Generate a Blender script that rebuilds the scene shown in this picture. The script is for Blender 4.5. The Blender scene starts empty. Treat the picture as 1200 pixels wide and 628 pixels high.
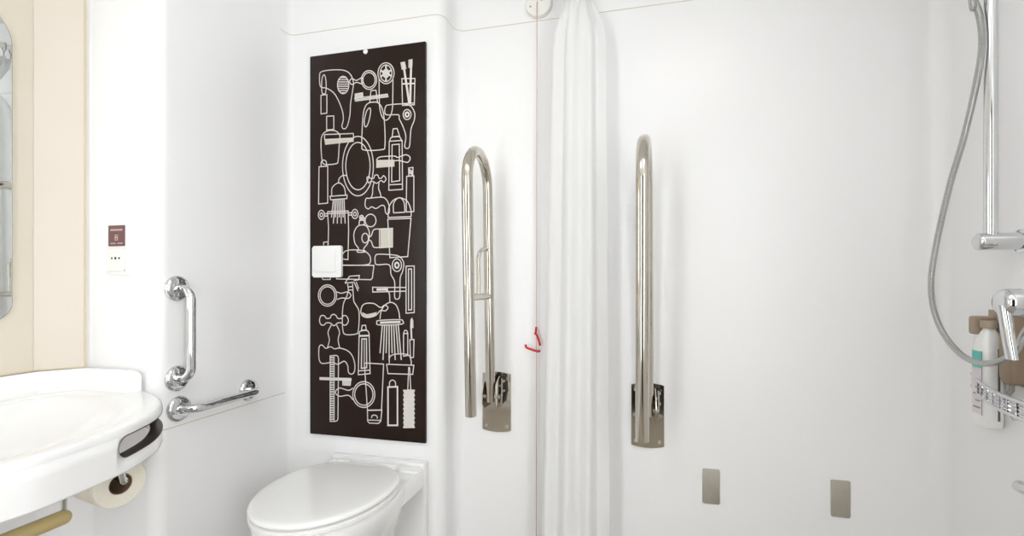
import bpy, bmesh, math, random
from mathutils import Vector, Matrix
random.seed(4)
C = bpy.context.scene.collection
PI = math.pi

# ---------------------------------------------------------------- camera model (measured from the photograph)
F, VP, HZ, H = 560.0, 740.0, 334.0, 1.06
TH = math.atan((VP - 600) / F)
def ray(px, py):
    u, v = (px - 600) / F, (HZ - py) / F
    return Vector((-math.sin(TH) + u * math.cos(TH), math.cos(TH) + u * math.sin(TH), v))
def aty(px, py, Y):
    r = ray(px, py); return Vector((0, 0, H)) + r * (Y / r.y)
def atx(px, py, X):
    r = ray(px, py); return Vector((0, 0, H)) + r * (X / r.x)
def atz(px, py, Z):
    r = ray(px, py); return Vector((0, 0, H)) + r * ((Z - H) / r.z)

# room measures (metres)
X_LEFT, X_RIGHT = -1.204, 0.855
Y_PIER, Y_BOX, Y_BACK, Y_FRONT = 0.985, 1.49, 1.612, -0.80
Z_CEIL, Z_SEAM = 2.30, 1.966
X_BOX = -0.61

# ---------------------------------------------------------------- materials
def lin(c):
    return tuple((v / 12.92 if v <= .04045 else ((v + .055) / 1.055) ** 2.4) for v in c)
def rgb(r, g, b):
    return lin((r / 255, g / 255, b / 255)) + (1,)
def mat(name, col, rough=.4, metal=0, coat=0, spec=.5, bump=0, bscale=40, var=0, vscale=6, trans=0, ior=1.5, sss=0):
    m = bpy.data.materials.new(name); m.use_nodes = True
    nt = m.node_tree; b = nt.nodes['Principled BSDF']
    b.inputs['Base Color'].default_value = col
    b.inputs['Roughness'].default_value = rough
    b.inputs['Metallic'].default_value = metal
    b.inputs['Coat Weight'].default_value = coat
    b.inputs['Coat Roughness'].default_value = .06
    b.inputs['Specular IOR Level'].default_value = spec
    b.inputs['Transmission Weight'].default_value = trans
    b.inputs['IOR'].default_value = ior
    tc = nt.nodes.new('ShaderNodeTexCoord')
    if var:
        n = nt.nodes.new('ShaderNodeTexNoise'); n.inputs['Scale'].default_value = vscale; n.inputs['Detail'].default_value = 4
        nt.links.new(tc.outputs['Object'], n.inputs['Vector'])
        mx = nt.nodes.new('ShaderNodeMix'); mx.data_type = 'RGBA'
        mx.inputs[6].default_value = tuple(c * (1 - var) for c in col[:3]) + (1,)
        mx.inputs[7].default_value = tuple(min(1, c * (1 + var)) for c in col[:3]) + (1,)
        nt.links.new(n.outputs['Fac'], mx.inputs[0]); nt.links.new(mx.outputs[2], b.inputs['Base Color'])
    if bump:
        n = nt.nodes.new('ShaderNodeTexNoise'); n.inputs['Scale'].default_value = bscale
        nt.links.new(tc.outputs['Object'], n.inputs['Vector'])
        bp = nt.nodes.new('ShaderNodeBump'); bp.inputs['Strength'].default_value = bump; bp.inputs['Distance'].default_value = .01
        nt.links.new(n.outputs['Fac'], bp.inputs['Height']); nt.links.new(bp.outputs['Normal'], b.inputs['Normal'])
    return m
M = {}
M['wall'] = mat('white_gelcoat', (.88, .88, .885, 1), .26, spec=.35, bump=.03, bscale=3)
M['ceiling'] = mat('ceiling_white', (.84, .84, .83, 1), .6)
M['floor'] = mat('grey_brown_vinyl', rgb(146, 138, 127), .5, var=.2, vscale=60)
M['door'] = mat('dark_brown_laminate', rgb(30, 19, 13), .5, var=.25, spec=.25, vscale=12)
M['doorframe'] = mat('frame_paint', rgb(60, 46, 36), .4)
M['cream'] = mat('cream_laminate', rgb(214, 206, 190), .42, var=.015, vscale=9)
M['creamlit'] = mat('cream_laminate_lit', rgb(214, 204, 192), .42, var=.015, vscale=9)  # same cream laminate, light on the angled board put into its tint
M['edge'] = mat('panel_edge_shadow', rgb(206, 194, 166), .5)
M['sealant'] = mat('seam_sealant', rgb(206, 197, 176), .6)
M['ceramic'] = mat('white_ceramic', (.87, .87, .865, 1), .08, coat=.4)
M['basin'] = mat('white_cast_basin', (.88, .88, .88, 1), .16, coat=.3)
M['seat'] = mat('white_toilet_plastic', (.86, .86, .85, 1), .18)
M['gap'] = mat('hinge_grey', rgb(150, 146, 138), .5)
M['plastic'] = mat('white_plastic', (.86, .86, .855, 1), .3)
M['plasticshade'] = mat('ivory_plastic', rgb(236, 234, 228), .35)
M['chrome'] = mat('chrome', (.70, .71, .72, 1), .07, metal=1)
M['steel'] = mat('polished_stainless', (.60, .56, .49, 1), .10, metal=1)
M['brushed'] = mat('brushed_stainless', (.46, .43, .37, 1), .5, metal=.45, var=.06, vscale=60)
M['dark'] = mat('dark_recess', rgb(30, 26, 24), .5)
M['poster'] = mat('dark_brown_panel', rgb(34, 19, 11), .34, var=.08, vscale=5, spec=.22)
M['line'] = mat('printed_line', rgb(212, 208, 202), .6)
M['slotbrown'] = mat('dark_slot_brown', rgb(44, 26, 24), .4)
M['fillprint'] = mat('printed_fill', rgb(198, 194, 184), .6)
M['mirror'] = mat('mirror_glass', (.86, .89, .88, 1), .01, metal=1)
M['mirroredge'] = mat('mirror_edge', rgb(150, 158, 150), .25)
M['paper'] = mat('toilet_paper', rgb(236, 230, 216), .9, bump=.2, bscale=150)
M['card'] = mat('cardboard_core', rgb(120, 98, 76), .9)
M['beige'] = mat('beige_rail_plastic', rgb(196, 176, 122), .4)
M['maroon'] = mat('maroon_label', rgb(112, 76, 78), .45)
M['print'] = mat('pale_print', rgb(206, 176, 172), .5)
M['black'] = mat('black_plastic', rgb(40, 38, 38), .5)
M['greyprint'] = mat('grey_print', rgb(150, 148, 146), .5)
M['cord'] = mat('pull_cord', rgb(196, 150, 136), .8)
M['red'] = mat('red_plastic', rgb(205, 20, 24), .35)
M['taupe'] = mat('taupe_plastic', rgb(160, 144, 126), .45)
M['taupedark'] = mat('taupe_bottle', rgb(146, 126, 104), .4)
M['teal'] = mat('teal_label', rgb(104, 206, 198), .45)
M['lilac'] = mat('pale_label', rgb(222, 214, 220), .5)
M['olive'] = mat('olive_stripe', rgb(104, 96, 72), .5)
M['hose'] = mat('metal_hose', (.50, .50, .49, 1), .26, metal=1)
def wave_bump(m, scale):
    nt = m.node_tree; b = nt.nodes['Principled BSDF']
    u = nt.nodes.new('ShaderNodeTexCoord'); w = nt.nodes.new('ShaderNodeTexWave')
    w.bands_direction = 'Z'; w.inputs['Scale'].default_value = scale
    nt.links.new(u.outputs['Object'], w.inputs['Vector'])
    bp = nt.nodes.new('ShaderNodeBump'); bp.inputs['Strength'].default_value = .5; bp.inputs['Distance'].default_value = .002
    nt.links.new(w.outputs['Fac'], bp.inputs['Height']); nt.links.new(bp.outputs['Normal'], b.inputs['Normal'])
wave_bump(M['hose'], 110)
def cloth_mat():
    m = bpy.data.materials.new('white_curtain_fabric'); m.use_nodes = True
    nt = m.node_tree; b = nt.nodes['Principled BSDF']
    b.inputs['Base Color'].default_value = (.955, .955, .955, 1); b.inputs['Roughness'].default_value = .75
    t = nt.nodes.new('ShaderNodeBsdfTranslucent'); t.inputs['Color'].default_value = (.955, .955, .955, 1)
    mx = nt.nodes.new('ShaderNodeMixShader'); mx.inputs[0].default_value = .5
    tc = nt.nodes.new('ShaderNodeTexCoord'); n = nt.nodes.new('ShaderNodeTexNoise'); n.inputs['Scale'].default_value = 300
    bp = nt.nodes.new('ShaderNodeBump'); bp.inputs['Strength'].default_value = .1; bp.inputs['Distance'].default_value = .002
    nt.links.new(tc.outputs['Object'], n.inputs['Vector']); nt.links.new(n.outputs['Fac'], bp.inputs['Height'])
    nt.links.new(bp.outputs['Normal'], b.inputs['Normal'])
    out = nt.nodes['Material Output']
    nt.links.new(b.outputs[0], mx.inputs[1]); nt.links.new(t.outputs[0], mx.inputs[2]); nt.links.new(mx.outputs[0], out.inputs[0])
    return m
M['cloth'] = cloth_mat()
def emit(name, col, s):
    m = bpy.data.materials.new(name); m.use_nodes = True
    b = m.node_tree.nodes['Principled BSDF']; b.inputs['Emission Color'].default_value = col; b.inputs['Emission Strength'].default_value = s
    b.inputs['Base Color'].default_value = (.9, .9, .9, 1)
    return m

# ---------------------------------------------------------------- object helpers
def obj(name, bm, m, parent=None, smooth=True, angle=40):
    bmesh.ops.recalc_face_normals(bm, faces=bm.faces)
    me = bpy.data.meshes.new(name); bm.to_mesh(me); bm.free()
    me.materials.append(M[m] if isinstance(m, str) else m)
    if smooth:
        me.polygons.foreach_set('use_smooth', [True] * len(me.polygons))
        me.set_sharp_from_angle(angle=math.radians(angle))
    o = bpy.data.objects.new(name, me); C.objects.link(o)
    if parent:
        o.parent = parent; o.matrix_parent_inverse = Matrix.Translation(parent.location).inverted()
    return o
def tag(o, label, cat, group=None):
    o['label'] = label; o['category'] = cat
    if group: o['group'] = group
    return o
def thing(name, loc, label, cat, group=None):
    o = bpy.data.objects.new(name, None); C.objects.link(o); o.location = loc; o.empty_display_size = .05
    return tag(o, label, cat, group)
def struct(name, bm, m, **k):
    o = obj(name, bm, m, **k); o['kind'] = 'structure'; return o

def add_box(bm, a, b, bev=0, seg=3):
    t = bmesh.new(); bmesh.ops.create_cube(t, size=1)
    for v in t.verts:
        v.co = Vector([(a[i] + b[i]) / 2 + v.co[i] * (b[i] - a[i]) for i in range(3)])
    if bev: bmesh.ops.bevel(t, geom=t.edges[:], offset=bev, segments=seg, profile=.5, affect='EDGES')
    merge(bm, t)
def merge(bm, t):
    me = bpy.data.meshes.new('tmp'); t.to_mesh(me); t.free(); bm.from_mesh(me); bpy.data.meshes.remove(me)
def box(a, b, bev=0, seg=3):
    bm = bmesh.new(); add_box(bm, a, b, bev, seg); return bm
def catmull(pts, n=8, closed=False):
    P = [Vector(p) for p in pts]; out = []
    N = len(P); rng = range(N if closed else N - 1)
    for i in rng:
        p1, p2 = P[i], P[(i + 1) % N]
        p0 = P[i - 1] if (closed or i > 0) else p1 * 2 - p2
        p3 = P[(i + 2) % N] if (closed or i + 2 < N) else p2 * 2 - p1
        for k in range(n):
            t = k / n
            out.append(.5 * (2 * p1 + (p2 - p0) * t + (2 * p0 - 5 * p1 + 4 * p2 - p3) * t * t + (3 * p1 - p0 - 3 * p2 + p3) * t ** 3))
    if not closed: out.append(P[-1])
    return out
def add_tube(bm, pts, r, seg=16, closed=False, caps=True):
    P = [Vector(p) for p in pts]; N = len(P)
    rad = r if isinstance(r, (list, tuple)) else [r] * N
    tang = []
    for i in range(N):
        a = P[i - 1] if (i > 0 or closed) else P[i]; b = P[(i + 1) % N] if (i < N - 1 or closed) else P[i]
        tang.append((b - a).normalized())
    t0 = tang[0]; ref = Vector((0, 0, 1)) if abs(t0.z) < .9 else Vector((1, 0, 0))
    n = (ref - t0 * ref.dot(t0)).normalized(); rings = []
    for i in range(N):
        t = tang[i]; n = (n - t * n.dot(t)).normalized(); bn = t.cross(n)
        rings.append([bm.verts.new(P[i] + (n * math.cos(2 * PI * k / seg) + bn * math.sin(2 * PI * k / seg)) * rad[i]) for k in range(seg)])
    for i in range(N if closed else N - 1):
        A, B = rings[i], rings[(i + 1) % N]
        for k in range(seg):
            bm.faces.new((A[k], A[(k + 1) % seg], B[(k + 1) % seg], B[k]))
    if caps and not closed:
        bm.faces.new(rings[0][::-1]); bm.faces.new(rings[-1])
def tube(pts, r, seg=16, **k):
    bm = bmesh.new(); add_tube(bm, pts, r, seg, **k); return bm
def axis_frame(d):
    d = Vector(d).normalized(); ref = Vector((0, 0, 1)) if abs(d.z) < .9 else Vector((1, 0, 0))
    n = (ref - d * ref.dot(d)).normalized(); return d, n, d.cross(n)
def add_lathe(bm, o, d, prof, seg=32):
    """prof: list of (distance along axis, radius)"""
    o = Vector(o); d, n, b = axis_frame(d); rings = []
    for (a, r) in prof:
        if r < 1e-6: rings.append([bm.verts.new(o + d * a)])
        else: rings.append([bm.verts.new(o + d * a + (n * math.cos(2 * PI * k / seg) + b * math.sin(2 * PI * k / seg)) * r) for k in range(seg)])
    for A, B in zip(rings, rings[1:]):
        for k in range(seg):
            k2 = (k + 1) % seg
            f = [A[k % len(A)], A[k2 % len(A)], B[k2 % len(B)], B[k % len(B)]]
            u = []
            for v in f:
                if v not in u: u.append(v)
            if len(u) > 2: bm.faces.new(u)
def lathe(o, d, prof, seg=32):
    bm = bmesh.new(); add_lathe(bm, o, d, prof, seg); return bm
def loft(rings, capa=True, capb=True):
    bm = bmesh.new(); R = [[bm.verts.new(p) for p in r] for r in rings]; n = len(R[0])
    for A, B in zip(R, R[1:]):
        for k in range(n): bm.faces.new((A[k], A[(k + 1) % n], B[(k + 1) % n], B[k]))
    if capa: bm.faces.new(R[0][::-1])
    if capb: bm.faces.new(R[-1])
    return bm
def prism(pts, vec, bev=0, seg=2):
    """closed polygon pts (3-D) pushed along vec"""
    bm = bmesh.new(); vec = Vector(vec)
    a = [bm.verts.new(Vector(p)) for p in pts]; b = [bm.verts.new(Vector(p) + vec) for p in pts]
    n = len(pts); bm.faces.new(a[::-1]); fb = bm.faces.new(b)
    for k in range(n): bm.faces.new((a[k], a[(k + 1) % n], b[(k + 1) % n], b[k]))
    if bev:
        bmesh.ops.bevel(bm, geom=list(fb.edges), offset=bev, segments=seg, profile=.5, affect='EDGES')
    return bm
def round_rect(w, h, r, n=6, rt=None):
    pts = []
    for (sx, sy, a0) in ((1, 1, 0), (-1, 1, 90), (-1, -1, 180), (1, -1, 270)):
        q = rt if (rt and sy > 0) else r
        for k in range(n + 1):
            a = math.radians(a0 + 90 * k / n)
            pts.append((sx * (w / 2 - q) + q * math.cos(a), sy * (h / 2 - q) + q * math.sin(a)))
    return pts
def fillet(path, n=9):
    """path: list of (x, y, radius) -> plan polyline"""
    out = []
    for i, (x, y, r) in enumerate(path):
        p = Vector((x, y))
        if r <= 0 or i in (0, len(path) - 1): out.append(p); continue
        a = (Vector(path[i - 1][:2]) - p).normalized(); b = (Vector(path[i + 1][:2]) - p).normalized()
        ang = a.angle(b); d = r / math.tan(ang / 2)
        c = p + (a + b).normalized() * (r / math.sin(ang / 2))
        s = p + a * d - c; e = p + b * d - c
        tot = s.angle_signed(e)
        for k in range(n + 1):
            v = s.copy(); v.rotate(Matrix.Rotation(-tot * k / n, 2)); out.append(c + v)
    return out
def wall_sheet(path, z0, z1, nz=1):
    bm = bmesh.new(); cols = []
    for p in path: cols.append([bm.verts.new((p.x, p.y, z0 + (z1 - z0) * k / nz)) for k in range(nz + 1)])
    for A, B in zip(cols, cols[1:]):
        for k in range(nz): bm.faces.new((A[k], B[k], B[k + 1], A[k + 1]))
    return bm
def solidify(o, t, off=-1):
    m = o.modifiers.new('thickness', 'SOLIDIFY'); m.thickness = t; m.offset = off; m.use_even_offset = True; return o

# ---------------------------------------------------------------- the room
path_left = fillet([(-1.50, Y_FRONT, 0), (-1.50, .905, .02), (-1.425, Y_PIER, .02), (X_LEFT, Y_PIER, .035), (X_LEFT, 1.44, 0)])
path_back = fillet([(X_LEFT, 1.44, 0), (X_LEFT, Y_BOX, .022), (X_BOX, Y_BOX, .036), (X_BOX, Y_BACK, .036), (X_RIGHT - .07, Y_BACK, 0)])
path_right = fillet([(X_RIGHT - .07, Y_BACK, 0), (X_RIGHT, Y_BACK, .045), (X_RIGHT, -.12, 0)])
def wall_mesh(path, t=.04):
    """moulded wall shell: the sheet plus an outer skin behind it"""
    bm = wall_sheet(path, 0, Z_CEIL)
    return bm
for nm, p in (('wall_left', path_left), ('wall_back', path_back), ('wall_right', path_right)):
    bm = wall_mesh(p)
    if nm == 'wall_right':       # second unseen opening, added at the front end to let more light in
        x0, x1 = X_RIGHT, X_RIGHT + .05
        for a, b, z0, z1 in ((-.18, -.12, 0, Z_CEIL), (Y_FRONT - .06, -.74, 0, Z_CEIL), (-.74, -.18, 0, .45), (-.74, -.18, 2.10, Z_CEIL)):
            add_box(bm, (x0, a, z0), (x1, b, z1))
    struct(nm, bm, 'wall', angle=30)
bm = bmesh.new()
DX0, DX1, DZ = -.40, .46, 2.02                      # closed door behind the camera
WX0, WX1, WZ0, WZ1 = -.84, -.50, .30, 2.12         # unseen opening added beside it to let light in
ya, yb_ = Y_FRONT - .06, Y_FRONT
add_box(bm, (-1.52, ya, 0), (WX0, yb_, Z_CEIL)); add_box(bm, (WX1, ya, 0), (DX0 - .06, yb_, Z_CEIL)); add_box(bm, (DX1 + .06, ya, 0), (X_RIGHT + .02, yb_, Z_CEIL))
add_box(bm, (WX0, ya, 0), (WX1, yb_, WZ0)); add_box(bm, (WX0, ya, WZ1), (WX1, yb_, Z_CEIL)); add_box(bm, (DX0 - .06, ya, DZ + .06), (DX1 + .06, yb_, Z_CEIL))
struct('wall_front', bm, 'wall', smooth=False)
bm = bmesh.new()
for a, b in (((WX0, WZ0), (WX0 + .03, WZ1)), ((WX1 - .03, WZ0), (WX1, WZ1)), ((WX0, WZ0), (WX1, WZ0 + .03)), ((WX0, WZ1 - .03), (WX1, WZ1))):
    add_box(bm, (a[0] + .001, ya - .01, a[1] + .001), (b[0] - .001, yb_ + .008, b[1] - .001), .003)
struct('added_opening_1', bm, 'plastic')  # frame of the opening added in the front wall for light
bm = bmesh.new()
for a, b in (((-.74, .45), (-.71, 2.10)), ((-.21, .45), (-.18, 2.10)), ((-.74, .45), (-.18, .48)), ((-.74, 2.07), (-.18, 2.10))):
    add_box(bm, (X_RIGHT - .006, a[0] + .001, a[1] + .001), (X_RIGHT + .06, b[0] - .001, b[1] - .001), .003)
struct('added_opening_2', bm, 'plastic')  # frame of the added side opening
d = struct('door_1', box((DX0, Y_FRONT - .045, .008), (DX1, Y_FRONT - .005, DZ), .002), 'door')
bm = bmesh.new(); add_lathe(bm, (DX0 + .07, Y_FRONT - .006, 1.03), (0, 1, 0), [(0, 0), (0, .025), (.008, .025), (.008, .009), (.045, .009), (.045, 0)])
add_tube(bm, [(DX0 + .07, Y_FRONT + .038, 1.03), (DX0 + .12, Y_FRONT + .042, 1.03), (DX0 + .19, Y_FRONT + .042, 1.03)], .009)
obj('door_handle', bm, 'chrome', d)
bm = bmesh.new()
add_box(bm, (DX0 - .06, Y_FRONT - .06, 0), (DX0 - .002, Y_FRONT + .012, DZ + .06), .003); add_box(bm, (DX1 + .002, Y_FRONT - .06, 0), (DX1 + .06, Y_FRONT + .012, DZ + .06), .003)
add_box(bm, (DX0 - .06, Y_FRONT - .06, DZ + .003), (DX1 + .06, Y_FRONT + .012, DZ + .06), .003)
struct('trim_1', bm, 'doorframe')
struct('floor', box((-1.54, Y_FRONT - .06, -.05), (X_RIGHT + .04, Y_BACK + .04, 0)), 'floor', smooth=False)
struct('ceiling', box((-1.54, Y_FRONT - .06, Z_CEIL), (X_RIGHT + .04, Y_BACK + .04, Z_CEIL + .05)), 'ceiling', smooth=False)
# sealed seams of the moulded wall
def seam(name, path, z, r):
    return struct(name, tube([(p.x, p.y, z) for p in path], r, 6), 'sealant')
seam('trim_2', [p for p in path_back] + path_right[1:13], Z_SEAM, .0013)
lowpath = [p for p in path_left if p.x > X_LEFT - .02] + [Vector((X_LEFT, 1.463))]
seam('trim_3', lowpath, .675, .0013)
# cream lining boards behind the mirror, above the basin
def board(name, a, b, z0, z1, m):
    a, b = Vector(a), Vector(b); d = (b - a).normalized(); n = Vector((d.y, -d.x))
    if n.x < 0: n = -n
    q = [a, b, b - n * .011, a - n * .011]
    bm = prism([(p.x, p.y, z0) for p in q], (0, 0, z1 - z0)); return struct(name, bm, m, smooth=False)
b1 = board('trim_4', (-1.488, Y_FRONT + .002), (-1.488, .891), .842, Z_CEIL, 'cream')
b2 = board('trim_5', (-1.488, .8915), (-1.427, .9665), .842, Z_CEIL, 'creamlit')
bm = bmesh.new()
add_tube(bm, [(-1.425, .968, .842), (-1.425, .968, Z_CEIL)], .0022, 6)
add_tube(bm, [(-1.487, Y_FRONT + .002, .8405), (-1.487, .893, .8405), (-1.4255, .9685, .8405)], .0022, 6)
struct('trim_6', bm, 'edge')  # thin strips with the boards' edge shadow put into their colour

# ---------------------------------------------------------------- camera
cam = bpy.data.cameras.new('camera'); co = bpy.data.objects.new('camera', cam); C.objects.link(co)
co.location = (0, 0, H); co.rotation_euler = (PI / 2, 0, TH)
cam.sensor_fit = 'HORIZONTAL'; cam.sensor_width = 36; cam.lens = 36 * F / 1200; cam.shift_y = (HZ - 314) / 1200; cam.clip_start = .02
bpy.context.scene.camera = co

pl = bpy.data.lights.new('opening_portal', 'AREA'); pl.shape = 'RECTANGLE'; pl.size = WX1 - WX0 - .06; pl.size_y = WZ1 - WZ0 - .06; pl.cycles.is_portal = True  # guides world light through the added front opening
po = bpy.data.objects.new('opening_portal', pl); C.objects.link(po); po.location = ((WX0 + WX1) / 2, Y_FRONT - .05, (WZ0 + WZ1) / 2); po.rotation_euler = (PI / 2, 0, 0)
pl2 = bpy.data.lights.new('side_portal', 'AREA'); pl2.shape = 'RECTANGLE'; pl2.size = .50; pl2.size_y = 1.59; pl2.cycles.is_portal = True
po2 = bpy.data.objects.new('side_portal', pl2); C.objects.link(po2); po2.location = (X_RIGHT + .04, -.46, 1.275); po2.rotation_euler = (PI / 2, 0, PI / 2)
# ---------------------------------------------------------------- unseen ceiling panels, added to light the room
def added_ceiling_lamp(x, y, w, h, label, lamp):
    t = thing('added_ceiling_light', (x, y, Z_CEIL), label, 'ceiling light', 'added ceiling light panels')
    bm = bmesh.new()
    for a, b in (((-w/2-.02, -h/2-.02), (w/2+.02, -h/2)), ((-w/2-.02, h/2), (w/2+.02, h/2+.02)), ((-w/2-.02, -h/2), (-w/2, h/2)), ((w/2, -h/2), (w/2+.02, h/2))):
        add_box(bm, (x+a[0], y+a[1], Z_CEIL-.02), (x+b[0], y+b[1], Z_CEIL-.0005))
    obj('frame', bm, 'plastic', t, smooth=False)
    obj('diffuser', box((x-w/2, y-h/2, Z_CEIL-.014), (x+w/2, y+h/2, Z_CEIL-.002)), M[lamp], t, smooth=False)
M['added_lamp_dim'] = emit('added_lamp_diffuser_dim', (1, .99, .975, 1), .8)
M['added_lamp_full'] = emit('added_lamp_diffuser', (1, .99, .975, 1), 1.9)
added_ceiling_lamp(-.62, .30, .60, .60, 'added square light panel on the ceiling, washbasin side', 'added_lamp_dim')
added_ceiling_lamp(.32, .30, .60, .60, 'added square light panel on the ceiling, shower side', 'added_lamp_full')

# ---------------------------------------------------------------- mirror
def mirror():
    y1, y0, z0, z1 = .845, .28, .972, 1.735
    t = thing('mirror', (-1.488, (y0 + y1) / 2, z0), 'frameless wall mirror with rounded corners on the cream boards', 'mirror')
    rr = round_rect(y1 - y0, z1 - z0, .045, 8, rt=.085); cy, cz = (y0 + y1) / 2, (z0 + z1) / 2
    obj('backing', prism([(-1.4875, cy + a, cz + b) for a, b in rr], (.006, 0, 0), 0), 'mirroredge', t)
    r2 = round_rect(y1 - y0 - .004, z1 - z0 - .004, .044, 8, rt=.084)
    obj('glass', prism([(-1.4815, cy + a, cz + b) for a, b in r2], (.0012, 0, 0), 0), 'mirror', t)
mirror()

# ---------------------------------------------------------------- washbasin
def basin():
    ZR = .785
    t = thing('washbasin', (-1.48, .56, .70), 'wide white curved washbasin with a grip slot in its apron under the mirror', 'washbasin')
    half = [(-.925, .56), (-.929, .60), (-.936, .645), (-.951, .72), (-.992, .806), (-1.048, .872), (-1.11, .922), (-1.165, .952), (-1.225, .978)]
    full = [(x, 1.12 - y) for x, y in half[:0:-1]] + half
    front = [Vector((p[0], p[1])) for p in catmull([(x, y, 0) for x, y in full], 8)]
    back = [Vector(p) for p in ((-1.30, .979), (-1.418, .976), (-1.482, .896), (-1.482, .56), (-1.482, .16), (-1.40, .135), (-1.30, .135))]
    out = front + back
    c = Vector((-1.205, .56))
    def ring(s, z, inset=0):
        return [(c.x + (p.x - c.x) * s, c.y + (p.y - c.y) * s, z) for p in out]
    def bowl(s, z):
        pts = []
        for p in out:
            q = c + (p - c) * s
            pts.append((max(q.x, -1.40), q.y, z))
        return pts
    rings = [ring(.965, ZR - .0150), ring(.999, ZR - .0150), ring(.9985, ZR - .0095), ring(.994, ZR - .0038), ring(.986, ZR - .0008), ring(.97, ZR), ring(.92, ZR), bowl(.86, ZR - .0005), bowl(.82, ZR - .003), bowl(.78, ZR - .009), bowl(.73, ZR - .020), bowl(.66, ZR - .038), bowl(.56, ZR - .058), bowl(.44, ZR - .074), bowl(.30, ZR - .084), bowl(.05, ZR - .088)]
    bm = loft(rings, False, True)
    obj('bowl', bm, 'basin', t, angle=60)
    # apron with the long grip slot, both ends of the bowl
    L = [0]
    for a, b in zip(front, front[1:]): L.append(L[-1] + (b - a).length)
    def resample(s):
        s = max(0, min(L[-1], s))
        for i in range(len(L) - 1):
            if L[i + 1] >= s: return front[i].lerp(front[i + 1], (s - L[i]) / max(1e-9, L[i + 1] - L[i]))
        return front[-1]
    def near(q):
        q = Vector(q); return min(range(len(front)), key=lambda i: (front[i] - q).length)
    s1a, s1b = L[near((-.947, .704))], L[near((-1.155, .946))]
    slots = [(s1a, s1b), (L[-1] - s1b, L[-1] - s1a)]
    zc, hh = .7475, .0215; z0, z1 = ZR - .087, ZR - .0152
    ss = set(L[-1] * k / 90 for k in range(91))
    for a, b in slots:
        for k in range(13): 
            ss.add(a + hh * (1 - math.cos(PI / 2 * k / 12))); ss.add(b - hh * (1 - math.cos(PI / 2 * k / 12)))
    ss = sorted(ss); bm = bmesh.new(); cols = []
    for s in ss:
        p = c + (resample(s) - c) * .999; h = None
        for a, b in slots:
            if a - 1e-9 <= s <= b + 1e-9:
                e = min(s - a, b - s); h = hh if e >= hh else math.sqrt(max(0, hh * hh - (hh - e) ** 2))
        hv = h or 0
        cols.append(([bm.verts.new((p.x, p.y, z)) for z in (z0, z0 + .003, zc - hv - 1e-5, zc + hv + 1e-5, z1)], h))
    for (A, ha), (B, hb) in zip(cols, cols[1:]):
        for k in range(4):
            if k == 2:
                if (ha is not None and hb is not None): continue
            bm.faces.new((A[k], B[k], B[k + 1], A[k + 1]))
    bmesh.ops.remove_doubles(bm, verts=bm.verts, dist=5e-5)
    a = obj('apron', bm, 'basin', t, angle=50)
    md = a.modifiers.new('thickness', 'SOLIDIFY'); md.thickness = .012; md.offset = 1 if front_flip(a, c) else -1
    # dark brown ring along the inner edge of each grip slot
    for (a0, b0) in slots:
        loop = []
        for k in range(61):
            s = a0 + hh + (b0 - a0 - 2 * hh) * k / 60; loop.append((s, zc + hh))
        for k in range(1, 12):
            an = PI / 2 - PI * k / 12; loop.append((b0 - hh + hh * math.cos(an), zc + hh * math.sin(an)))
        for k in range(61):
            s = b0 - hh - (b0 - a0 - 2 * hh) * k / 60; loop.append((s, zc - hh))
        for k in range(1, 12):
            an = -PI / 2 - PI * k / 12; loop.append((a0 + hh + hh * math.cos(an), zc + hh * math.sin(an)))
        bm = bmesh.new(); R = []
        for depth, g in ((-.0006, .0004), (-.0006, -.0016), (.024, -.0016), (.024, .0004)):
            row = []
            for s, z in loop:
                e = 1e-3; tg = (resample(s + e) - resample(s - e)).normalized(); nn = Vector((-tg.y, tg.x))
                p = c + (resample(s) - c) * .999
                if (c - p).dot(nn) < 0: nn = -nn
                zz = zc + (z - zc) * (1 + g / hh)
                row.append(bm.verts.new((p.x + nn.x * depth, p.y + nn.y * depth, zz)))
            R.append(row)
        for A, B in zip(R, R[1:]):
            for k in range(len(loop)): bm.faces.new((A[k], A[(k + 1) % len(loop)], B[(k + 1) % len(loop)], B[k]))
        lo = obj('slot_ring', bm, 'slotbrown', t); lo['label'] = 'dark brown ring inside the slot'
    # splash upstand along the boards and the pier
    up = [(-1.478, .16), (-1.478, .891), (-1.420, .9655), (-1.258, .9655)]
    pl = fillet([(up[0][0], up[0][1], 0), (up[1][0], up[1][1], .03), (up[2][0], up[2][1], .03), (up[3][0], up[3][1], 0)])
    rings = []
    for i, p in enumerate(pl):
        d = (pl[min(i + 1, len(pl) - 1)] - pl[max(i - 1, 0)]).normalized(); n = Vector((d.y, -d.x))
        q = [(-.0065, .775), (.030, .780), (.017, .788), (.009, .797), (.006, .815), (.005, .8365), (.004, .838), (-.0065, .838)]
        rings.append([(p.x + n.x * u, p.y + n.y * u, z) for u, z in q])
    p = pl[-1]
    for dx, k in ((.010, .75), (.018, .4), (.022, .05)):
        rings.append([(p.x + dx, p.y + n.y * (u if u < 0 else u * k - .006 * (1 - k)), .775 + (z - .775) * (.8 + .2 * k)) for u, z in q])
    obj('upstand', loft(rings), 'basin', t)
    obj('drain', lathe((-1.205, .56, .694), (0, 0, 1), [(0, 0), (0, .03), (.004, .03), (.005, .024), (.003, .02), (.003, 0)]), 'chrome', t)
def front_flip(o, c):
    p = o.data.polygons[len(o.data.polygons) // 2]
    return (p.center.xy - c).dot(p.normal.xy) < 0
basin()

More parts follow.
